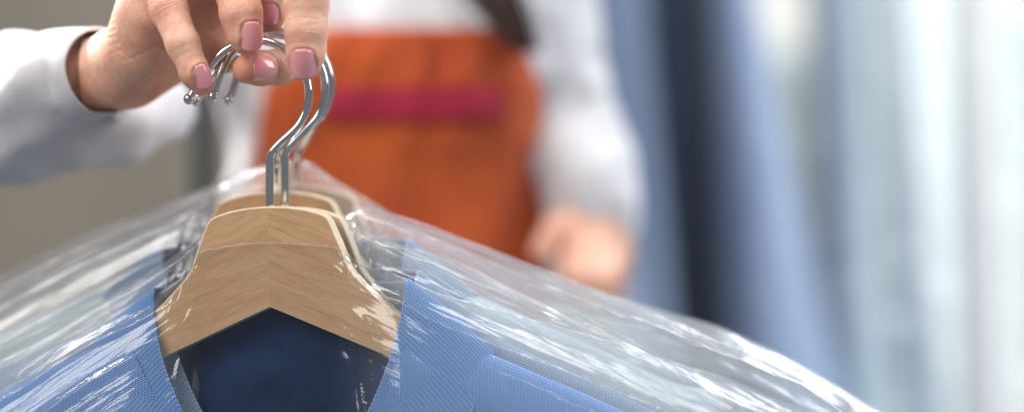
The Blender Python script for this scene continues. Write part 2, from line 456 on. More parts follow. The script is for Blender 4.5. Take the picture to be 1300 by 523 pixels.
def film(name, label, base, RX, RZ, mat, seed, head=None, depth=(30, 75), x0=-780, x1=780, drop=420, amp=1.0, shift=0, folds=(), hem=False):
    """thin polythene cover: front and back sheets meeting in a ridge over the shoulders; head=(half width, opening z)"""
    nu, nv = 520, 150
    x = np.linspace(x0, x1, nu)
    ridge = np.interp(x, RX, RZ)
    ker = np.hanning(15); ker /= ker.sum()
    rs = np.convolve(np.pad(ridge, 7, mode='edge'), ker, 'valid')
    ridge = rs + noise2(x * .014, x * 0, seed + 7) * 2.2 * sstep(90, 200, np.abs(x)) + noise2(x * .05, x * 0, seed + 8) * .5 * sstep(90, 130, np.abs(x))
    vv = np.linspace(-1, 1, nv)
    s = (np.abs(vv) ** 1.7) * drop
    Xg, Sg = np.meshgrid(x, s, indexing='ij'); sgn = np.broadcast_to(np.sign(vv), Xg.shape)
    Z = ridge[:, None] - Sg
    ax = np.abs(Xg)
    hw = 93 if head is None else head
    far = sstep(hw, hw + 90, ax)
    lam = 10 + 26 * far
    D = (17.5 + 1.5 * sstep(0, 40, Sg)) * (1 - far) * 1.0
    D = D + far * depth[0] * (1 - np.exp(-Sg / lam)) + depth[1] * (1 - np.exp(-Sg / 260.0)) * sstep(0, 300, Sg + ax * .5) * .9
    D = np.where(ax < hw, np.maximum(D, 18.2), D * (1 - np.exp(-Sg / 4.0)) )
    fo = polar_fold(Xg, Sg + shift, seed)
    wr = noise3(Xg * .05, Sg * .05, sgn * 3, seed + 20) * 1.2
    A = amp * (.9 + 3.2 * sstep(100, 420, ax)) * sstep(0, 22, Sg)
    # gathers pulled down from the shoulders of the hanger head
    ang = (Xg + 105 * np.where(Xg > 0, -1, 1)) / (Sg + 26)
    gat = np.exp(-((ax - 108 - Sg * .05) / 17) ** 2) * sstep(0, 26, Sg + 6) * (1 + .7 * noise2(Sg * .06, Xg * .05, seed + 33))
    for sd, s0, s1, w0, w1, am in folds:
        sc = s0 + (s1 - s0) * sstep(60, 620, ax) ** .8 + 3 * noise2(Xg * .012, 0, seed + int(s0)) 
        ww = w0 + (w1 - w0) * sstep(80, 500, ax)
        D = D + (np.sign(Xg) == sd) * am * 1.5 * sstep(95, 210, ax) * np.exp(-((Sg - sc) / ww) ** 2) * (1 + .35 * noise2(Xg * .03, sc * .1, seed + 4))
    ga = np.clip(1 - np.abs(noise2(ang * 8, Sg * .008, seed + 31)) * 2.2, 0, 1) * gat * 8.0
    D2 = D + A * np.abs(fo) * .9 + wr * .3 * sstep(60, 140, ax) + ga + .5 * noise2(Xg * .02, Sg * .02, seed + 3) * (ax < 120)
    te = np.clip(np.maximum((Xg - x1 + 90) / 90, (x0 + 90 - Xg) / 90), 0, 1)
    D2 = D2 * np.sqrt(1 - te ** 2)
    Y = sgn * D2
    Y = np.where(Sg < 1e-6, 0 if head is None else 0, Y)
    Zd = Z + fo * 2.2 * amp * sstep(120, 300, ax) * np.exp(-Sg / 90) - 60 * (1 - np.sqrt(1 - te ** 2))
    v = np.stack([Xg, Y, Zd], -1).reshape(-1, 3) * PX
    uv = np.stack([Xg, Sg * sgn + ax * .15], -1).reshape(-1, 2)
    f = grid_faces(nu, nv)
    # the neck hole: drop the strip joining front and back across the hanger head
    mid = nv // 2
    keep = []
    for q in f:
        i, j = divmod(q[0], nv)
        if abs(x[i]) < hw and j in (mid - 1, mid): continue
        keep.append(q)
    e = build(name, v, keep, mat, None, uv=uv); e.matrix_world = base
    if hem:   # the cut edge of the neck hole: a thin curled lip of film
        for sg_, jj in ((-1, mid - 2), (1, mid + 1)):
            ii = [i for i in range(nu) if abs(x[i]) < hw + 8]
            ep = v.reshape(nu, nv, 3)[ii, jj]
            xx = x[ii]; ep = ep + np.stack([0 * xx, sg_ * (.0003 + .0004 * noise2(xx * .2, 3, seed)), .0005 * noise2(xx * .11, 1, seed) + .0003 * noise2(xx * .5, 2, seed)], 1)
            rr = .00016 + .00016 * np.clip(noise2(xx * .25, 7, seed), -.6, 1)
            tv, tf_ = tube(ep, rr, 6); build('neck_edge', tv, tf_, MAT['lip'], e)
    tag(e, label, 'garment cover', 'clear film covers over the hung shirts')
    return e

F1X = [-640, -400, -283, -228, -173, -150, -128, -108, -97, -88, 0, 88, 98, 108, 127, 150, 177, 207, 297, 417, 600, 780]
F1Z = [-330, -222, -168, -140, -116, -106, -94, -80, -62, -52, -44, -52, -60, -72, -83, -89, -96, -112, -140, -176, -240, -315]
film('plastic_cover', 'clear film cover over the front blue polo, its loose edge crossing the sharp hanger head', HMAT[0], F1X, F1Z, MAT['film1'], 11, hem=True, depth=(52, 50), amp=.7, folds=((1, 26, 60, 4, 7, 6), (-1, 22, 50, 4, 7, 6), (-1, 60, 120, 5, 9, 6)))
F2X = [-640, -440, -300, -190, -120, -100, -90, 0, 70, 86, 100, 120, 199, 279, 400, 780]
F2Z = [-310, -215, -150, -92, -46, -28, -12, -6, -8, -16, -26, -34, -62, -97, -150, -318]
film('plastic_cover', 'clear film cover with broad white creases, right behind the front polo cover', HMAT[1], F2X, F2Z, MAT['film2'], 27, depth=(30, 8), amp=.8, folds=((1, 8, 16, 5, 11, 12), (1, 40, 62, 5, 9, 9), (-1, 10, 26, 6, 12, 12), (-1, 40, 78, 6, 12, 12)))
F3X = [-640, -420, -310, -200, -120, -92, 0, 92, 120, 200, 300, 420, 780]
F3Z = [-250, -150, -100, -52, -24, -34, -34, -34, -20, -45, -84, -128, -278]
film('plastic_cover', 'cloudy film cover third from the front, between the creased cover and the rearmost one', HMAT[2], F3X, F3Z, MAT['film2'], 45, depth=(34, 60), amp=.9, folds=((1, 14, 22, 6, 12, 12), (1, 50, 80, 6, 10, 10), (-1, 12, 26, 6, 12, 12), (-1, 50, 84, 6, 12, 10)))
F4X = [-640, -560, -410, -302, -194, -86, -30, 0, 14, 50, 90, 150, 237, 345, 485, 582, 668, 760, 940]
F4Z = [-245, -212, -134, -78, -34, 14, 32, 36, 34, 8, -12, -48, -85, -116, -150, -177, -212, -262, -360]
film('plastic_cover', 'rearmost cloudy film cover, peaked round the hook and blurred against the orange apron', HMAT[3], F4X, F4Z, MAT['film3'], 63, head=12, depth=(34, 60), x1=940, amp=1.0, folds=((1, 14, 20, 7, 12, 12), (1, 44, 50, 6, 12, 12), (-1, 14, 24, 7, 14, 12), (-1, 50, 70, 7, 12, 10)))

def shirt(name, label, base, body_mat, col_mat, in_mat, seed, cw=1.0, zc=0, open_w=(138, -440), group=None, in_body=None, lift=0):
    e = empty(name, label, 'shirt', base, group)
    # body: front and back sheets over the hanger arms
    nu, nv = 260, 90
    x = np.linspace(-590, 590, nu); vv = np.linspace(-1, 1, nv); s = np.abs(vv) ** 1.4 * 560
    X, Sg = np.meshgrid(x, s, indexing='ij'); sg = np.broadcast_to(np.sign(vv), X.shape)
    rz = np.where(np.abs(x) < 190, np.interp(np.abs(x), [0, 110, 190], [-112, -118, -150]), arm_top(x) + 6 + lift * sstep(150, 260, np.abs(x))) + 0 * x
    rz = np.convolve(np.pad(rz, 6, mode='edge'), np.ones(13) / 13, 'valid')
    Z = rz[:, None] - Sg
    D = 16.5 + 26 * (1 - np.exp(-Sg / 120)) + 10 * sstep(0, 60, Sg)
    D = D * (1 - np.exp(-Sg / 4)) + 4 * np.abs(noise2(X * .012, Sg * .008, seed)) * sstep(10, 100, Sg) + 6 * noise2(X * .006, Sg * .003, seed + 1) * sstep(30, 160, Sg)
    D = np.where((sg > 0) & (np.abs(X) < 260), np.minimum(D, 16.2 + 1.5 * noise2(X * .02, Sg * .015, seed + 2) + 20 * sstep(150, 260, np.abs(X))), D)
    HW = np.interp(Z, [open_w[1], -260, -190, -150, -125], [0, 134, 170, 196, 212])
    snap = (np.abs(X) < HW) & (sg < 0)
    X = np.where(snap, np.where(X > 0, 1, -1) * HW, X)
    Z = np.where(snap, np.minimum(Z, arm_top(HW) + 2), Z)
    v = np.stack([X, sg * D, Z], -1).reshape(-1, 3) * PX
    uv = np.stack([X * .4, Sg * .4 * sg], -1).reshape(-1, 2)
    sn = snap.ravel()
    keep = [q for q in grid_faces(nu, nv) if not all(sn[k] for k in q) and not (any(sn[k] for k in q) and any(vv[k % nv] > 0 for k in q))]
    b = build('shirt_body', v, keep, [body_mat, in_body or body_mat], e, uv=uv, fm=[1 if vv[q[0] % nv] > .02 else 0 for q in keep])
    # collar: stand and turned-down leaf, a closed cross-section swept round the neck
    nu = 220; phi = np.linspace(math.radians(-76), math.radians(256), nu)
    prof_n = 13
    rows = []; uvs = []
    for k, p in enumerate(phi):
        cx, sy = math.cos(p), math.sin(p)          # sy>0 = back
        front = max(0.0, -sy)
        a = 165 * cw; bb = 52
        fx, fy = a * cx, 58 * math.copysign(abs(sy) ** .6, sy)
        fz = -99 + zc - 330 * front ** 1.25 + 3 * noise2(p * 3, 0, seed + 4)
        fx *= 1 - .62 * front ** 2.6; fx += 10
        ox, oy = cx, sy * .55
        ol = math.hypot(ox, oy); ox, oy = ox / ol, oy / ol
        side = abs(cx)
        flare = (84 * side ** 1.2 + 16) * (1 - .25 * front)
        fall = 88 + 20 * front
        base_in = np.array((fx * .93, fy * .93, fz - 62))
        top = np.array((fx, fy, fz)); th = 2.6
        prof = []
        # inner stand up, rolled top, leaf down, its underside back up
        prof.append(base_in)
        prof.append(base_in * .3 + (top - np.array((ox, oy, 0)) * 1.5 - np.array((0, 0, 6))) * .7)
        prof.append(top + np.array((-ox * 1.0, -oy * 1.0, -3)))
        prof.append(top + np.array((ox * 1.0, oy * 1.0, 0)))
        prof.append(top + np.array((ox * 5, oy * 5, -1.6)))
        for t in (.25, .5, .75, 1.0):
            r = 5 + flare * t
            sag = 5 * math.sin(math.pi * t)
            prof.append(top + np.array((ox * r, oy * r, -2 - fall * t + sag + 2.0 * noise2(p * 4, t * 2, seed + 5))))
        lo = prof[-1]
        prof.append(lo + np.array((-ox * 2, -oy * 2, -th)))
        for t in (.6, .25):
            prof.append(top + np.array((ox * (2 + flare * t), oy * (2 + flare * t), -2 - fall * t - th * 1.6)))
        prof.append(top + np.array((ox * .5, oy * .5, -8)))
        prof = np.array(prof)
        rows.append(prof)
        L = np.concatenate([[0], np.cumsum(np.linalg.norm(np.diff(prof, axis=0), axis=1))])
        uvs.append(np.stack([np.full(len(prof), k / nu * 330 * .4 * 4.2), L * .4], 1))
    n = len(rows[0])
    dense = []; duv = []
    for r, uu in zip(rows, uvs): dense.append(spline(r, 49)); duv.append(spline(uu, 49))
    v = np.array(dense)
    v = v.reshape(-1, 3) * PX
    f = grid_faces(nu, 49)
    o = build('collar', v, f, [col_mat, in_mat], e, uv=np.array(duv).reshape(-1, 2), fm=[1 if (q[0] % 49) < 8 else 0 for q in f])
    return e

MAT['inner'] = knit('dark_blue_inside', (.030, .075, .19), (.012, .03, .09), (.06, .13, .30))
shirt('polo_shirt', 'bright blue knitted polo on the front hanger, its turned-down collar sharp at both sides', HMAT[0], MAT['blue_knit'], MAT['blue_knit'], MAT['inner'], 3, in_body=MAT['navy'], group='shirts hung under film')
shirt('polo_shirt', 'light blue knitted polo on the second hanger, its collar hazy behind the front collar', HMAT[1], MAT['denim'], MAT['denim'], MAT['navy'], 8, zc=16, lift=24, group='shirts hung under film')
shirt('polo_shirt', 'pale mint shirt on the third hanger, greenish grey under the film', HMAT[2], MAT['mint'], MAT['denim'], MAT['navy'], 13, zc=34, lift=44, group='shirts hung under film')
shirt('polo_shirt', 'pale blue shirt on the rearmost hanger, mostly lost in the cloudy film', HMAT[3], MAT['pale'], MAT['pale'], MAT['pale'], 18, zc=10, lift=40, group='shirts hung under film')

# ------------------------------------------------------------------ the woman
# right hand, fine grid
mm = .001
def hp(*l): return [(P(a, b, d), r * PX) for a, b, d, r in l]
fld = Field(P(60, 175, -.045) - np.array((0, 0, .0)), P(470, -175, .12) , .00062)
fld.lo  # grid origin
palm = fld.new()
# wrist and heel of the hand, metacarpals
fld.chain(palm, hp((60, 104, .075, 48), (118, 96, .058, 46), (160, 84, .044, 46)), .006)
fld.chain(palm, hp((160, 88, .042, 46), (178, 62, .026, 42), (190, 20, .016, 40), (205, -50, .010, 34)), .010)
fld.chain(palm, hp((160, 84, .046, 46), (205, 58, .042, 38), (225, 10, .038, 40), (262, -60, .014, 34)), .010)
fld.chain(palm, hp((170, 84, .054, 44), (240, 30, .055, 42), (320, -70, .02, 34)), .010)
fld.chain(palm, hp((200, 84, .060, 30), (258, 55, .056, 32), (300, 10, .06, 34), (375, -78, .036, 34)), .010)
fld.chain(palm, hp((270, 62, .052, 30), (284, 72, .048, 22)), .010)
fingers = []
# pinky, ring, middle, index, thumb : (px,py,depth,radius px)
fg = {
 'pinky': [(192, -45, .012, 26), (214, 12, -.004, 23.5), (232, 56, -.012, 20.5), (247, 92, -.013, 18.2), (256, 107, -.011, 15.2)],
 'ring': [(262, -60, .012, 29), (301, -12, -.008, 27.5), (306, 18, -.014, 26), (311, 44, -.014, 21.5), (314, 52, -.013, 18.0)],
 'middle': [(318, -80, .018, 28), (336, -40, .012, 24), (341, -8, .016, 22.5), (344, 16, .020, 19.5), (344, 24, .021, 17)],
 'index': [(372, -78, .038, 29), (392, 10, .058, 25), (391, 74, .044, 23.0), (352, 86, .014, 22.5), (330, 87, .004, 21.5), (314, 88, -.003, 18.8)],
 'thumb': [(345, -110, .015, 34), (386, -52, -.012, 28.5), (389, 0, -.020, 27.5), (388, 40, -.022, 25.5), (388, 68, -.021, 23.5), (387, 81, -.019, 20.8)],
}
PH = {}
allf = None
for k, l in fg.items():
    ph = fld.new(); fld.chain(ph, hp(*l), .0030)
    PH[k] = ph
hand = palm
hand = smin(hand, PH['pinky'], .0035)
hand = smin(hand, PH['ring'], .0035)
hand = smin(hand, PH['middle'], .003)
hand = smin(hand, PH['index'], .003)
hand = smin(hand, PH['thumb'], .0012)
hv, hf = surface_nets(hand, fld.lo, fld.h)
# relax the grid stair-steps a little
def relax(v, f, it, lam=.5):
    f = np.asarray(f); E = np.vstack([f[:, [0, 1]], f[:, [1, 2]], f[:, [2, 3]], f[:, [3, 0]]])
    for _ in range(it):
        acc = np.zeros_like(v); c = np.zeros(len(v))
        for a, b in ((0, 1), (1, 0)):
            for k in range(3): acc[:, k] += np.bincount(E[:, a], v[E[:, b], k], len(v))
            c += np.bincount(E[:, a], minlength=len(v))
        v = v + lam * (acc / c[:, None] - v)
    return v
def normals(v, f):
    f = np.asarray(f); n = np.cross(v[f[:, 2]] - v[f[:, 0]], v[f[:, 3]] - v[f[:, 1]])
    out = np.zeros_like(v)
    for k in range(4):
        for c in range(3): out[:, c] += np.bincount(f[:, k], n[:, c], len(v))
    return out / (np.linalg.norm(out, axis=1)[:, None] + 1e-12)
hv = relax(hv, hf, 3)
hn = normals(hv, hf)
def unit(a): a = np.asarray(a, float); return a / np.linalg.norm(a)

NAILS = {  # centre px, py ; approximate depth of finger axis, direction to the tip, outward normal, width mm, length mm
 'pinky': dict(c=(257, 101, -.013), a=(.40, -.10, -.92), n=(.16, -.97, .08), w=10.2, L=12.6, ax='pinky'),
 'ring': dict(c=(316, 50, -.014), a=(.10, -.05, -1), n=(.30, -.93, .0), w=12.0, L=15.2, ax='ring'),
 'middle': dict(c=(344, 20, .020), a=(.10, .05, -1), n=(-.02, -.98, .0), w=10.8, L=13.2, ax='middle'),
 'index': dict(c=(325, 87, .001), a=(-.80, -.58, -.04), n=(.52, -.82, -.10), w=12.8, L=12.5, ax='index'),
 'thumb': dict(c=(386, 83, -.020), a=(-.02, .02, -1), n=(.02, -.98, -.06), w=13.2, L=15.6, ax='thumb'),
}
def ray_depth(px, py, d0, key):
    """depth of the skin in front of the camera at a pixel"""
    ph = PH[key]
    for d in np.arange(d0 - .02, d0 + .03, .0003):
        p = (P(px, py, d) - fld.lo) / fld.h; i = np.round(p).astype(int)
        if (i < 0).any() or (i >= fld.n).any(): continue
        if ph[tuple(i)] < 0: return d
    return d0
def surf(pnt, n, key):
    ph = PH[key]
    q = pnt + n * .014
    for _ in range(300):
        i = np.round((q - fld.lo) / fld.h).astype(int)
        if (i >= 0).all() and (i < fld.n).all() and ph[tuple(i)] < 0: break
        q = q - n * .0001
    return q
def make_nail(d):
    a = unit(d['a']); n = unit(d['n']); n = unit(n - a * (n @ a)); b = np.cross(a, n)
    w, L = d['w'] * mm / 2, d['L'] * mm / 2
    c0 = surf(P(*d['c']), n, d['ax'])
    p0 = surf(c0 - a * L * .75 + n * .004, n, d['ax']); p1 = surf(c0 + a * L * .45 + n * .004, n, d['ax'])
    a = unit(p1 - p0); n = unit(n - a * (n @ a)); b = np.cross(a, n)
    c0 = c0 - n * min(0, 0) + n * max(0, ((p0 + p1) / 2 - c0) @ n)
    R = w * 1.22
    nu, nv = 29, 31
    top = []
    for i in range(nu):
        u = -1 + 2 * i / (nu - 1)
        th = u * math.asin(min(.98, w / R)) 
        for j in range(nv):
            t = -1 + 2 * j / (nv - 1)
            # rounded base and oval tip
            e0 = (1 - abs(u) ** 2.6 * .42); e1 = (1 - abs(u) ** 2.4 * .36)
            tt = t * (e0 if t < 0 else e1) * L
            xw = R * math.sin(th) * (1 - .10 * max(0, -t) ** 2 - .06 * max(0, t) ** 3)
            zz = R * (math.cos(th) - 1) - .05 * (tt / L) ** 2 * L * 1.4 - (.0004 if abs(u) > .98 or abs(t) > .98 else 0)
            top.append(c0 + b * xw + a * tt + n * (zz + .00085))
    top = np.array(top); bot = top - n * .0009
    v = np.vstack([top, bot]); f = grid_faces(nu, nv) + [q[::-1] for q in grid_faces(nu, nv, off=nu * nv)]
    N0 = nu * nv
    rim = [i * nv for i in range(nu)] + [(nu - 1) * nv + j for j in range(1, nv)] + [i * nv + nv - 1 for i in range(nu - 2, -1, -1)] + [j for j in range(nv - 2, 0, -1)]
    for k in range(len(rim)):
        p, q = rim[k], rim[(k + 1) % len(rim)]
        f.append((p, p + N0, q + N0, q))
    return v, f, (c0, a, b, n, w, L)
nails = []
for k, d in NAILS.items():
    v, f, fr = make_nail(d); nails.append((k, v, f))
    c0, a, b, n, w, L = fr
    r = hv - c0; lu, lt, ln = r @ b / w, r @ a / L, r @ n
    m = (np.abs(ln) < .011) & (hn @ n > -.1)
    rho = (np.abs(lu) ** 2.6 + np.abs(lt) ** 2.6) ** (1 / 2.6)
    tip = sstep(.3, .9, lt)
    disp = -.0006 * sstep(1.06, .90, rho) + .00045 * np.exp(-((rho - 1.17) / .15) ** 2) * (1 - tip * .9)
    hv = hv + (m * disp)[:, None] * n
# creases: centre px,py,d ; along-finger direction ; count, spacing mm, depth mm, half-length mm
def crease(c, a, n, offs, dep, half, wid=.45, curve=0.0):
    global hv
    a = unit(a); n = unit(n); n = unit(n - a * (n @ a)); b = np.cross(a, n)
    c = P(*c); r = hv - c; la, lb, ln = r @ a / mm, r @ b / mm, r @ n / mm
    m = (ln > -9) & (ln < 14) & (hn @ n > .05)
    tot = 0
    for k, o in enumerate(offs):
        off = o + curve * lb ** 2 / 10 + .5 * noise2(lb * .35, k * 7.3, 5) + .15 * noise2(lb * 1.3, k, 9)
        tot = tot + np.exp(-((la - off) / wid) ** 2) * (.7 + .5 * noise2(lb * .3, k * 3.1, 12))
    hv = hv - (m * np.minimum(tot, 1.3) * dep * 1.6 * mm * np.exp(-(lb / half) ** 4))[:, None] * hn
crease((388, 38, -.022), (0, 0, -1), (0, -1, 0), [-5.2, -3.6, -2.0, -.6, .9, 2.6, 4.0], .30, 7.5, .42, .25)
crease((388, -2, -.020), (0, 0, -1), (0, -1, 0), [-3, -1, 2.5], .14, 8, .6, .2)
crease((350, 86, .012), (-.85, -.5, 0), (.5, -.85, 0), [-4.6, -3.3, -2.1, -.9, .3, 1.5, 2.7], .26, 8, .38, .1)
crease((207, 8, -.004), (.45, 0, -.9), (.1, -1, .1), [-3.2, -1.6, 0, 1.7, 3.4], .24, 7, .45, .2)
crease((236, 66, -.012), (.4, 0, -.92), (.1, -1, .1), [-2.2, -.9, .5, 1.8], .17, 6, .4, .15)
crease((305, 8, -.012), (.1, 0, -1), (.1, -1, 0), [-2.6, -1.0, .8, 2.4], .14, 7, .45, .15)
crease((172, 42, .02), (.35, 0, -.94), (-.2, -1, .1), [-14, -10, -6.5, -3, 0, 4, 8, 13], .2, 13, .7, -.10)
crease((190, 62, .02), (-.6, 0, -.8), (0, -1, .1), [-8, -4, 0, 5, 9], .22, 13, .6, .1)
crease((262, 28, .045), (.5, 0, -.86), (0, -1, 0), [-9, -4, 1, 7], .5, 14, .8, .2)
hn = normals(hv, hf)
# redder skin on fingertips and knuckles; shade painted into the palm and finger gaps
flush_shade = np.zeros(len(hv))
for k, rr, st in (('pinky', 8, .5), ('ring', 9, .45), ('middle', 9, .6), ('index', 9, .85), ('thumb', 9, .4)):
    c = P(*fg[k][-1][:3]); flush_shade = np.maximum(flush_shade, st * np.exp(-(np.linalg.norm(hv - c, axis=1) / (rr * mm * 1.25)) ** 2))
for c, rr, st in (((207, 8, -.004), 8, .25), ((305, 5, -.012), 9, .2), ((172, 60, .03), 16, .18), ((262, 30, .05), 22, .5), ((280, 65, .05), 14, .4), ((388, 38, -.022), 9, .12), ((358, 30, .03), 12, .7)):  # spots between the fingers put the shade there into the skin colour
    flush_shade = np.maximum(flush_shade, st * np.exp(-(np.linalg.norm(hv - P(*c), axis=1) / (rr * mm)) ** 2))

# the rest of her body on a coarse grid
bf_ = Field((-.54, .02, -.55), (.30, .62, .42), .009)
def W(x, y, z): return np.array((x, y, z))
sh_r, sh_l = W(-.200, .42, .33), W(.000, .46, .235)
el_r, wr_r = W(-.47, .17, .075), P(110, 97, .060)
el_l, wr_l = P(700, 95, .43), P(754, 285, .40)
body = bf_.new()
TX = -.084
torso = [((TX, .48, .22), .070), ((TX, .47, .11), .086), ((TX, .465, 0), .078), ((TX, .47, -.14), .084), ((TX, .48, -.30), .115), ((TX, .48, -.5), .12)]
def torso_field(F, extra):
    ph = F.new()
    for dx in (-.020, 0, .020):
        for (p, r), (p2, r2) in zip(torso[:-1], torso[1:]):
            F.cone(ph, W(*p) + W(dx, 0, 0), W(*p2) + W(dx, 0, 0), r + extra, r2 + extra, .02, pad=.05, nrm=(0, 1, 0), flat=.80)
    for sx in (-.05, .05): F.cone(ph, W(TX + sx, .415, .10), W(TX + sx, .42, .09), .046 + extra, .048 + extra, .05, pad=.06)
    F.cone(ph, sh_r + W(.05, 0, -.005), sh_l - W(.04, 0, .005), .055 + extra, .055 + extra, .05, pad=.05)
    F.cone(ph, W(TX, .47, .25), W(TX, .47, .36), .056 + extra * .3, .050, .03, pad=.05)
    return ph
body = torso_field(bf_, 0)
for a, b, ra, rb in ((sh_r, el_r, .050, .038), (el_r, wr_r, .038, .019), (sh_l, el_l, .038, .032), (el_l, wr_l, .030, .022)):
    bf_.cone(body, a, b, ra, rb, .02, pad=.04)
bv, bff = surface_nets(body, bf_.lo, bf_.h); bv = relax(bv, bff, 3)
# left hand, out of focus, fingers curled at her side
lf = Field(P(650, 400, .33), P(860, 240, .47), .0016)
lh = lf.new()
def lp(*l): return [(P(a, b, d), r * mm) for a, b, d, r in l]
lf.chain(lh, lp((752, 262, .40, 22), (756, 290, .395, 22), (752, 316, .39, 22)), .01)
lf.chain(lh, lp((760, 290, .40, 20), (772, 330, .39, 16)), .01)
for l in (((738, 314, .375, 11), (728, 342, .360, 9.5), (730, 364, .356, 8)), ((742, 322, .372, 12), (732, 352, .352, 10), (738, 374, .352, 8.5)),
          ((756, 326, .374, 11.5), (752, 356, .354, 9.5), (760, 376, .356, 8)), ((770, 326, .38, 10.5), (772, 352, .362, 8.5), (780, 368, .366, 7.5)),
          ((735, 282, .385, 11), (706, 290, .372, 9.5), (688, 318, .366, 8))):
    lf.chain(lh, lp(*l), .004)
lv, lff = surface_nets(lh, lf.lo, lf.h); lv = relax(lv, lff, 2)

allv = np.vstack([hv, bv, lv]); allf_ = np.vstack([hf, bff + len(hv), lff + len(hv) + len(bv)])
woman = build('person', allv, allf_, MAT['skin'])
ca = woman.data.color_attributes.new('flush', 'FLOAT_COLOR', 'POINT')
fl = np.zeros((len(allv), 4)); fl[:len(hv), 3] = flush_shade; fl[:, :3] = 1
ca.data.foreach_set('color', fl.ravel())
tag(woman, 'woman in white shirt and orange apron holding up the hangers by their hooks', 'person')
for k, v, f in nails:
    build('fingernail', v, f, MAT['nail'], woman)

# white shirt: a looser shell with folds over torso and arms
F = Field((-.58, -.04, -.55), (.32, .66, .44), .0062)
shf = torso_field(F, .010)
sleeve = [(sh_r, .054), (el_r + W(0, 0, -.004), .044), (P(-20, 138, .120), .033), (P(62, 122, .078), .031), (P(104, 98, .062), .027)]
for (a, ra), (b, rb) in zip(sleeve[:-1], sleeve[1:]): F.cone(shf, a, b, ra, rb, .015, pad=.04)
F.cone(shf, P(20, 156, .095), P(150, 168, .105), .026, .017, .015, pad=.04)
F.cone(shf, P(150, 168, .12), P(218, 132, .17), .019, .018, .015, pad=.04)
for a, b, ra, rb in ((sh_l, el_l, .046, .037), (el_l, wr_l + W(0, 0, .004), .036, .030)): F.cone(shf, a, b, ra, rb, .02, pad=.04)
X, Y, Zz = np.meshgrid(*F.ax, indexing='ij')
fold = noise3(X * 14 + Zz * 9, Y * 12, Zz * 14 - X * 7, 71) * .6 + (1 - np.abs(noise3(X * 22 + Zz * 16, Y * 18, Zz * 22 - X * 16, 72)) * 2) * .4
shf = shf - fold * .0085 - noise3(X * 60 + Zz * 30, Y * 45, Zz * 60 - X * 30, 75) * .0026 - (1 - np.abs(noise3(X * 34 + Zz * 20, Y * 26, Zz * 34 - X * 24, 79)) * 2) * .0032
# cuffs are cut off square so that the skin comes out of an opening
ca1 = unit(P(122, 92, .055) - P(40, 128, .09))
cut = (X - P(116, 94, .058)[0]) * ca1[0] + (Y - .060) * ca1[1] + (Zz - P(116, 94, .058)[2]) * ca1[2]
near = (np.sqrt((X - P(116, 94, .06)[0]) ** 2 + (Y - .06) ** 2 + (Zz - P(116, 94, .06)[2]) ** 2) < .075) & (Zz > P(0, 142, .06)[2])
shf = np.where(near, np.maximum(shf, cut), shf)
sv, sf = surface_nets(shf, F.lo, F.h); sv = relax(sv, sf, 2)
shirt_o = build('shirt', sv, sf, MAT['white'], woman)
# cuff band: a loop of cloth standing off the wrist
def ring_sheet(c, ax, r0, r1, length, mat, name, parent, seed, squash=1.0, thick=.0018):
    ax = unit(ax); u = unit(np.cross(ax, (0, 1, 0))); w = np.cross(ax, u)
    nu, nv = 90, 16; v = []
    for i in range(nu):
        p = 2 * math.pi * i / nu
        prof = []
        for j in range(6): prof.append((j / 5 * length, 0))
        prof += [(length + .0012, -thick / 2), (length, -thick)]
        for j in range(5, -1, -1): prof.append((j / 5 * length, -thick))
        for (t, off) in prof:
            r = r0 + (r1 - r0) * t / length + off + float(noise3(math.cos(p) * 1.6, math.sin(p) * 1.6, t * 30, seed)) * .0035
            v.append(c + ax * t + u * math.cos(p) * r + w * math.sin(p) * r * squash)
    n = len(prof)
    return build(name, v, grid_faces(nu, n, True, True), mat, parent)
ring_sheet(P(84, 104, .069), P(118, 93, .054) - P(58, 112, .080), 0.0280, .0240, .030, MAT['white'], 'cuff', shirt_o, 5)

# apron bib
MAT['orange'] = fabric('orange_twill', (.66, .115, .014), (.40, .052, .008), nscale=9)
MAT['magenta'] = fabric('magenta_trim', (.45, .010, .045))
tf = torso_field(F, .0165 + .004)
tf_ok = tf < 0
def torso_front(px, py):
    for d in np.arange(.28, .50, .003):
        i = np.round((P(px, py, d) - F.lo) / F.h).astype(int)
        if (i < 0).any() or (i >= F.n).any(): continue
        if tf_ok[tuple(i)]: return d
    return .50
gx = np.linspace(300, 730, 30); gy = np.linspace(0, 700, 36)
TD = np.array([[torso_front(a, b) for a in gx] for b in gy])
for _ in range(4):
    Pd = np.pad(TD, 1, mode='edge'); TD = np.minimum(TD, (Pd[:-2, 1:-1] + Pd[2:, 1:-1] + Pd[1:-1, :-2] + Pd[1:-1, 2:]) / 4)
TD = np.minimum(TD, .43)
def front_d(px, py):
    a = min(max((px - 300) / 430 * 29, 0), 28.99); b = min(max(py / 700 * 35, 0), 34.99)
    i, j = int(a), int(b); a -= i; b -= j
    return (TD[j, i] * (1 - a) + TD[j, i + 1] * a) * (1 - b) + (TD[j + 1, i] * (1 - a) + TD[j + 1, i + 1] * a) * b
nu, nv = 120, 120; v = []; uvs = []
for j in range(nv):
    tt = j / (nv - 1); py = 36 + tt * 640
    lpx = np.interp(py, [36, 60, 110, 200, 700], [412, 385, 335, 322, 300]); rpx = np.interp(py, [36, 70, 120, 300, 700], [622, 672, 690, 694, 720])
    for i in range(nu):
        u = i / (nu - 1); px = lpx + (rpx - lpx) * u
        bulge = (1 - (2 * u - 1) ** 2)
        d = front_d(px, py) + .004 * float(noise2(u * 6 + tt * 1.5, tt * 2.2, 33)) + .003 * float(noise2(u * 14 + tt * 3, tt * 3, 34))
        v.append(P(px, py, d - .008))
apron_v = np.array(v)
back = apron_v + W(0, .0022, 0)
gf = grid_faces(nv, nu)
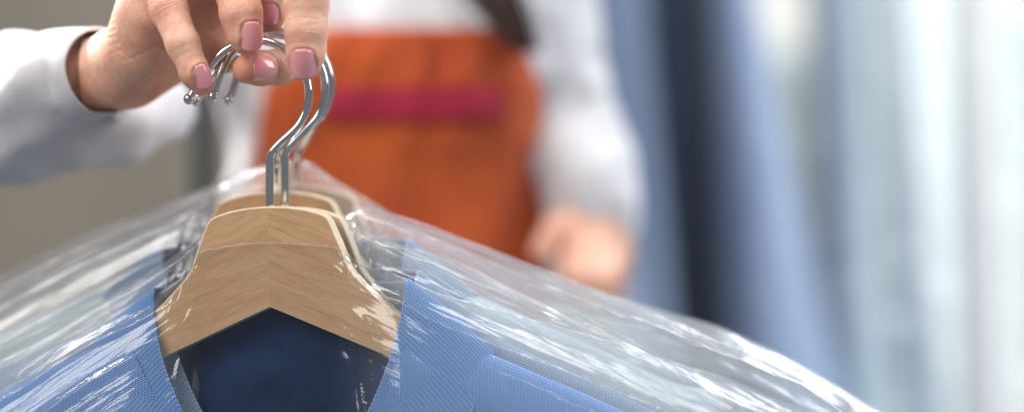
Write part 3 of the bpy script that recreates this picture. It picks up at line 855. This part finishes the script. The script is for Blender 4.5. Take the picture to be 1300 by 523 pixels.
rim = [i for i in range(nu)] + [j * nu + nu - 1 for j in range(1, nv)] + [(nv - 1) * nu + i for i in range(nu - 2, -1, -1)] + [j * nu for j in range(nv - 2, 0, -1)]
NN = nu * nv; ff = gf + [tuple(k + NN for k in q[::-1]) for q in gf] + [(rim[k], rim[(k + 1) % len(rim)], rim[(k + 1) % len(rim)] + NN, rim[k] + NN) for k in range(len(rim))]
apron = build('apron', np.vstack([apron_v, back]), ff, MAT['orange'], woman)
# magenta band across the bib
sel = []
A = apron_v.reshape(nv, nu, 3)
j0, j1 = int((112 - 36) / 640 * 119), int((152 - 36) / 640 * 119) + 1; i0, i1 = int(.24 * 119), int(.86 * 119)
bn = A[j0:j1 + 1, i0:i1 + 1] + W(0, -.004, 0); b2 = bn + W(0, .0018, 0)
nb_, mb_ = bn.shape[:2]
v1 = np.vstack([bn.reshape(-1, 3), b2.reshape(-1, 3)]); g = grid_faces(nb_, mb_); NN = nb_ * mb_
rim = [i for i in range(mb_)] + [j * mb_ + mb_ - 1 for j in range(1, nb_)] + [(nb_ - 1) * mb_ + i for i in range(mb_ - 2, -1, -1)] + [j * mb_ for j in range(nb_ - 2, 0, -1)]
build('trim_band', v1, g + [tuple(k + NN for k in q[::-1]) for q in g] + [(rim[k], rim[(k + 1) % len(rim)], rim[(k + 1) % len(rim)] + NN, rim[k] + NN) for k in range(len(rim))], MAT['magenta'], apron)
# lock of dark hair over her shoulder
MAT['hair'] = M('dark_brown_hair', (.045, .018, .012), .4)[0]
rnd = random.Random(4); parts = []
for k in range(110):
    ox, od = rnd.gauss(0, 20), rnd.gauss(0, .007)
    pts = spline([P(580 + ox, -260, .40 + od), P(588 + ox, -120, .350 + od), P(612 + ox * .9, -30, .335 + od), P(640 + ox * .7, 20, .335 + od), P(668 + ox * .35, 66, .340 + od)], 26)
    parts.append(tube(pts, np.linspace(.0026, .0008, 26), 6))
v, f = merge(*parts); build('hair', v, f, MAT['hair'], woman)

# ------------------------------------------------------------------ garments hanging behind
def garment(name, label, cat, l0, l1, r0, r1, d, depth, mat, seed, amp=.005, top=-330, bot=900, parts=True, fs=1.0):
    """a garment seen edge-on: closed wavy column between two slanting edges (px at py=0 and py=430)"""
    nu, nv = 140, 50
    t = np.linspace(0, 1, nv)[:, None]; py = top + (bot - top) * t
    L = l0 + (l1 - l0) * py / 430; Rr = r0 + (r1 - r0) * py / 430
    sh = np.clip((-120 - py) / 210, 0, 1) ** 2 * .28
    L, Rr = L + (Rr - L) * sh, Rr - (Rr - L) * sh
    k = (CAMD + d) / CAMD
    hw = (Rr - L) / 2 / K * k; cx = ((Rr + L) / 2 - 650) / K * k; cz = (261.5 - py) / K * k
    p = np.linspace(0, 2 * np.pi, nu, endpoint=False)[None, :]
    cs, sn = np.cos(p), np.sin(p)
    x = np.sign(cs) * np.abs(cs) ** .75 * hw; y = np.sign(sn) * np.abs(sn) ** .75 * depth * np.ones_like(t)
    fo = (1 - np.abs(noise3(x * 22 * fs + 3, y * 16 * fs, t * 2.2, seed)) * 2) * amp + noise3(x * 50 * fs, y * 30, t * 3, seed + 1) * amp * .4
    fo = fo * sstep(0, .15, t)
    v = np.stack([cx + x + cs * fo * .4, d + y + sn * fo, cz + 0 * x], -1).reshape(-1, 3)
    f = grid_faces(nv, nu, False, True)
    f.append(tuple(range(nu))); f.append(tuple(range((nv - 1) * nu, nv * nu))[::-1])
    o = build(name, v, f, mat, None)
    tag(o, label, cat, 'clothes hanging in the background')
    return o
MAT['slate'] = fabric('slate_blue_wool', (.14, .19, .30), (.11, .155, .25), nscale=8)
MAT['slate2'] = fabric('grey_blue_wool', (.13, .18, .27), (.10, .145, .225), nscale=8)
MAT['char'] = fabric('charcoal_wool', (.055, .07, .095), (.04, .052, .072), nscale=8)
MAT['sky'] = fabric('light_blue_cotton', (.30, .38, .56), (.25, .32, .49), nscale=8)
MAT['mintback'] = fabric('mint_linen', (.60, .70, .67), (.56, .66, .64), nscale=6)
MAT['grey'] = fabric('grey_green_linen', (.58, .67, .69), (.53, .62, .65), nscale=8)
MAT['seaglass'] = fabric('pale_sea_green_linen', (.80, .86, .85), (.76, .83, .83), nscale=6)
MAT['rose'] = fabric('pale_rose_linen', (.86, .84, .82), (.83, .81, .80), nscale=6)
garment('hanging_jacket', 'slate blue jacket hanging just right of the white sleeve', 'jacket', 712, 790, 815, 850, .95, .16, MAT['slate'], 101)
garment('hanging_jacket', 'grey blue jacket hanging between the slate jacket and the charcoal one', 'jacket', 800, 838, 884, 892, 1.05, .10, MAT['slate2'], 104)
garment('hanging_jacket', 'dark charcoal garment hanging as a narrow near black strip', 'jacket', 866, 866, 894, 906, .98, .05, MAT['char'], 107)
garment('hanging_shirt', 'light blue shirt hanging right of the charcoal garment', 'shirt', 893, 912, 948, 1040, 1.0, .15, MAT['sky'], 110)
garment('hanging_shirt', 'grey green linen shirt hanging right of the light blue shirt', 'shirt', 1036, 1034, 1090, 1130, 1.10, .15, MAT['grey'], 113)
garment('hanging_shirt', 'pale sea green linen shirt, widest pale garment hanging at the right', 'shirt', 1072, 1120, 1215, 1225, 1.06, .16, MAT['seaglass'], 116, amp=.003)
garment('hanging_shirt', 'pale rose linen shirt hanging as a faint warm strip near the right edge', 'shirt', 1192, 1200, 1240, 1250, 1.02, .15, MAT['rose'], 119, amp=.003)
garment('hanging_shirt', 'pale sea green garment hanging last, cut by the right edge of the picture', 'shirt', 1222, 1230, 1420, 1430, 1.04, .17, MAT['seaglass'], 122, amp=.003)
garment('hanging_shirt', 'pale mint shirt hanging furthest back, in the gap below the window glow', 'shirt', 925, 925, 1075, 1075, 1.45, .10, MAT['mintback'], 140, amp=.003, top=70)
# film over the pale garments at the right
nu, nv = 200, 150
x = np.linspace(960, 1500, nu); y = np.linspace(-330, 900, nv)
Xg, Yg = np.meshgrid(x, y, indexing='ij')
rid = lambda s: np.clip(1 - np.abs(noise2(Xg * .012 + Yg * .018, Yg * .03 - Xg * .006, s)) * 3, 0, 1)
dd = .72 + .006 * noise2(Xg * .01, Yg * .004, 3) - .004 * rid(8) - .002 * rid(15)
k = (CAMD + dd) / CAMD
v1 = np.stack([(Xg - 650) / K * k, dd, (261.5 - Yg) / K * k], -1).reshape(-1, 3)
v2 = v1 + W(0, .03, 0)
gf = grid_faces(nu, nv); NN = nu * nv
o = build('plastic_cover', v1, gf, film_mat('clear_film_far', .05, seed=14, rough=.25, bd=.001), None, uv=np.stack([Xg, Yg], -1).reshape(-1, 2))
tag(o, 'long clear film cover with faint streaks over the pale shirts at the right edge', 'garment cover')

# dark upright and the room's far side
MAT['black'] = fabric('black_cloth', (.004, .004, .005), (.008, .008, .009))
garment('hanging_coat', 'narrow black garment hanging upright left of her white shirt, behind the wrist', 'coat', 240, 243, 274, 276, .62, .03, MAT['black'], 131, amp=.003)  # plain dark upright of no known kind, shaped with the garment column
C.objects['hanging_coat']['group'] = ''
del C.objects['hanging_coat']['group']
mw, tw, bw = M('far_wall_paint', (.3, .29, .26), .9); q = NT(tw); co = q.coord()
q.l(q.ramp(q.noise(co, 1.3, 2), [(.35, (.26, .22, .175)), (.7, (.42, .375, .31))]), bw.inputs['Base Color'])
wall = build('wall', [(-4, 2.6, -2), (4, 2.6, -2), (4, 2.6, 2.4), (-4, 2.6, 2.4), (-4, 2.7, -2), (4, 2.7, -2), (4, 2.7, 2.4), (-4, 2.7, 2.4)],
      [(0, 1, 2, 3), (7, 6, 5, 4), (0, 4, 5, 1), (3, 2, 6, 7), (0, 3, 7, 4), (1, 5, 6, 2)], mw, None, smooth=False)
tag(wall, kind='structure')
# lit window behind the rack: frame and bright pane
mg, tg, bg = M('daylit_pane', (.2, .2, .2), .3); bg.inputs['Emission Color'].default_value = (1, .97, .88, 1); bg.inputs['Emission Strength'].default_value = .72
def box(a, b):
    (x0, y0, z0), (x1, y1, z1) = a, b
    v = [(x, y, z) for x in (x0, x1) for y in (y0, y1) for z in (z0, z1)]
    return np.array(v, float), [(0, 1, 3, 2), (4, 6, 7, 5), (0, 4, 5, 1), (2, 3, 7, 6), (0, 2, 6, 4), (1, 5, 7, 3)]
we = empty('window', 'bright window glowing cream between the light blue shirt and the pale linen', 'window', Matrix.Translation((0, 2.5, 0)))
a, b = P(925, 110, 2.5), P(1120, -160, 2.5)
def loc(vf): v, f = vf; return v - np.array((0, 2.5, 0)), f
v, f = loc(box((a[0], 2.52, a[2]), (b[0], 2.53, b[2]))); build('pane', v, f, mg, we, smooth=False)
wf = M('window_paint', (.7, .7, .68), .5)[0]
t = .05
v, f = merge(*[loc(box(*bb)) for bb in (((a[0] - t, 2.5, a[2] - t), (a[0], 2.58, b[2] + t)), ((b[0], 2.5, a[2] - t), (b[0] + t, 2.58, b[2] + t)),
     ((a[0], 2.5, b[2]), (b[0], 2.58, b[2] + t)), ((a[0], 2.5, a[2] - t), (b[0], 2.58, a[2])))])
build('window_frame', v, f, wf, we, smooth=False)

# ------------------------------------------------------------------ light
wd = bpy.data.worlds.new('World'); S.world = wd; wd.use_nodes = True
wd.node_tree.nodes['Background'].inputs[0].default_value = (.82, .88, .96, 1)
wd.node_tree.nodes['Background'].inputs[1].default_value = .21
def area(name, loc, target, sx, sy, power, col, spread=180):
    l = bpy.data.lights.new(name, 'AREA'); l.shape = 'RECTANGLE'; l.size, l.size_y = sx, sy; l.energy = power; l.color = col; l.spread = math.radians(spread)
    o = bpy.data.objects.new(name, l); C.objects.link(o); o.location = loc
    o.rotation_euler = (Vector(target) - Vector(loc)).to_track_quat('-Z', 'Y').to_euler()
    return o
area('window_light', (1.7, -.3, 1.0), (0, .2, 0), 1.0, 1.6, 26, (.90, .95, 1))
area('back_light', (-1.15, .95, 1.15), (-.2, .05, -.03), .8, .35, 30, (1, .96, .93), 110)
area('right_back_light', (1.15, .9, 1.3), (.1, .1, 0), .8, .5, 15, (.93, .97, 1))
area('ceiling_light', (-.25, -.1, 1.5), (0, .05, 0), 2.4, .26, 20, (1, .98, .95))  # softbox added overhead so the film folds catch bright streaks
area('rack_light', (1.25, .0, .85), (1.0, 1.1, -.1), .9, .9, 10.5, (.93, .99, 1), 75)  # unseen fill added to brighten the pale clothes hanging at the right
area('front_fill', (-1.3, -1.1, 1.1), (-.1, .1, 0), 1.2, 1.0, 27, (1, .95, .88))

# ------------------------------------------------------------------ camera
cam = bpy.data.cameras.new('Camera'); co_ = bpy.data.objects.new('Camera', cam); C.objects.link(co_)
co_.location = (0, -CAMD, 0); co_.rotation_euler = (math.radians(90), 0, 0)
cam.sensor_width = 36; cam.lens = 36 * CAMD / (1300 / K); cam.clip_end = 50; cam.clip_start = .05
cam.dof.use_dof = True; cam.dof.focus_distance = CAMD - .004; cam.dof.aperture_fstop = 1.5
S.camera = co_
S.view_settings.view_transform = 'Standard'; S.view_settings.look = 'None'; S.view_settings.gamma = 1; S.view_settings.exposure = .2
S.cycles.use_denoising = True
S.cycles.max_bounces = 14; S.cycles.transparent_max_bounces = 24
S.cycles.caustics_reflective = False; S.cycles.caustics_refractive = False
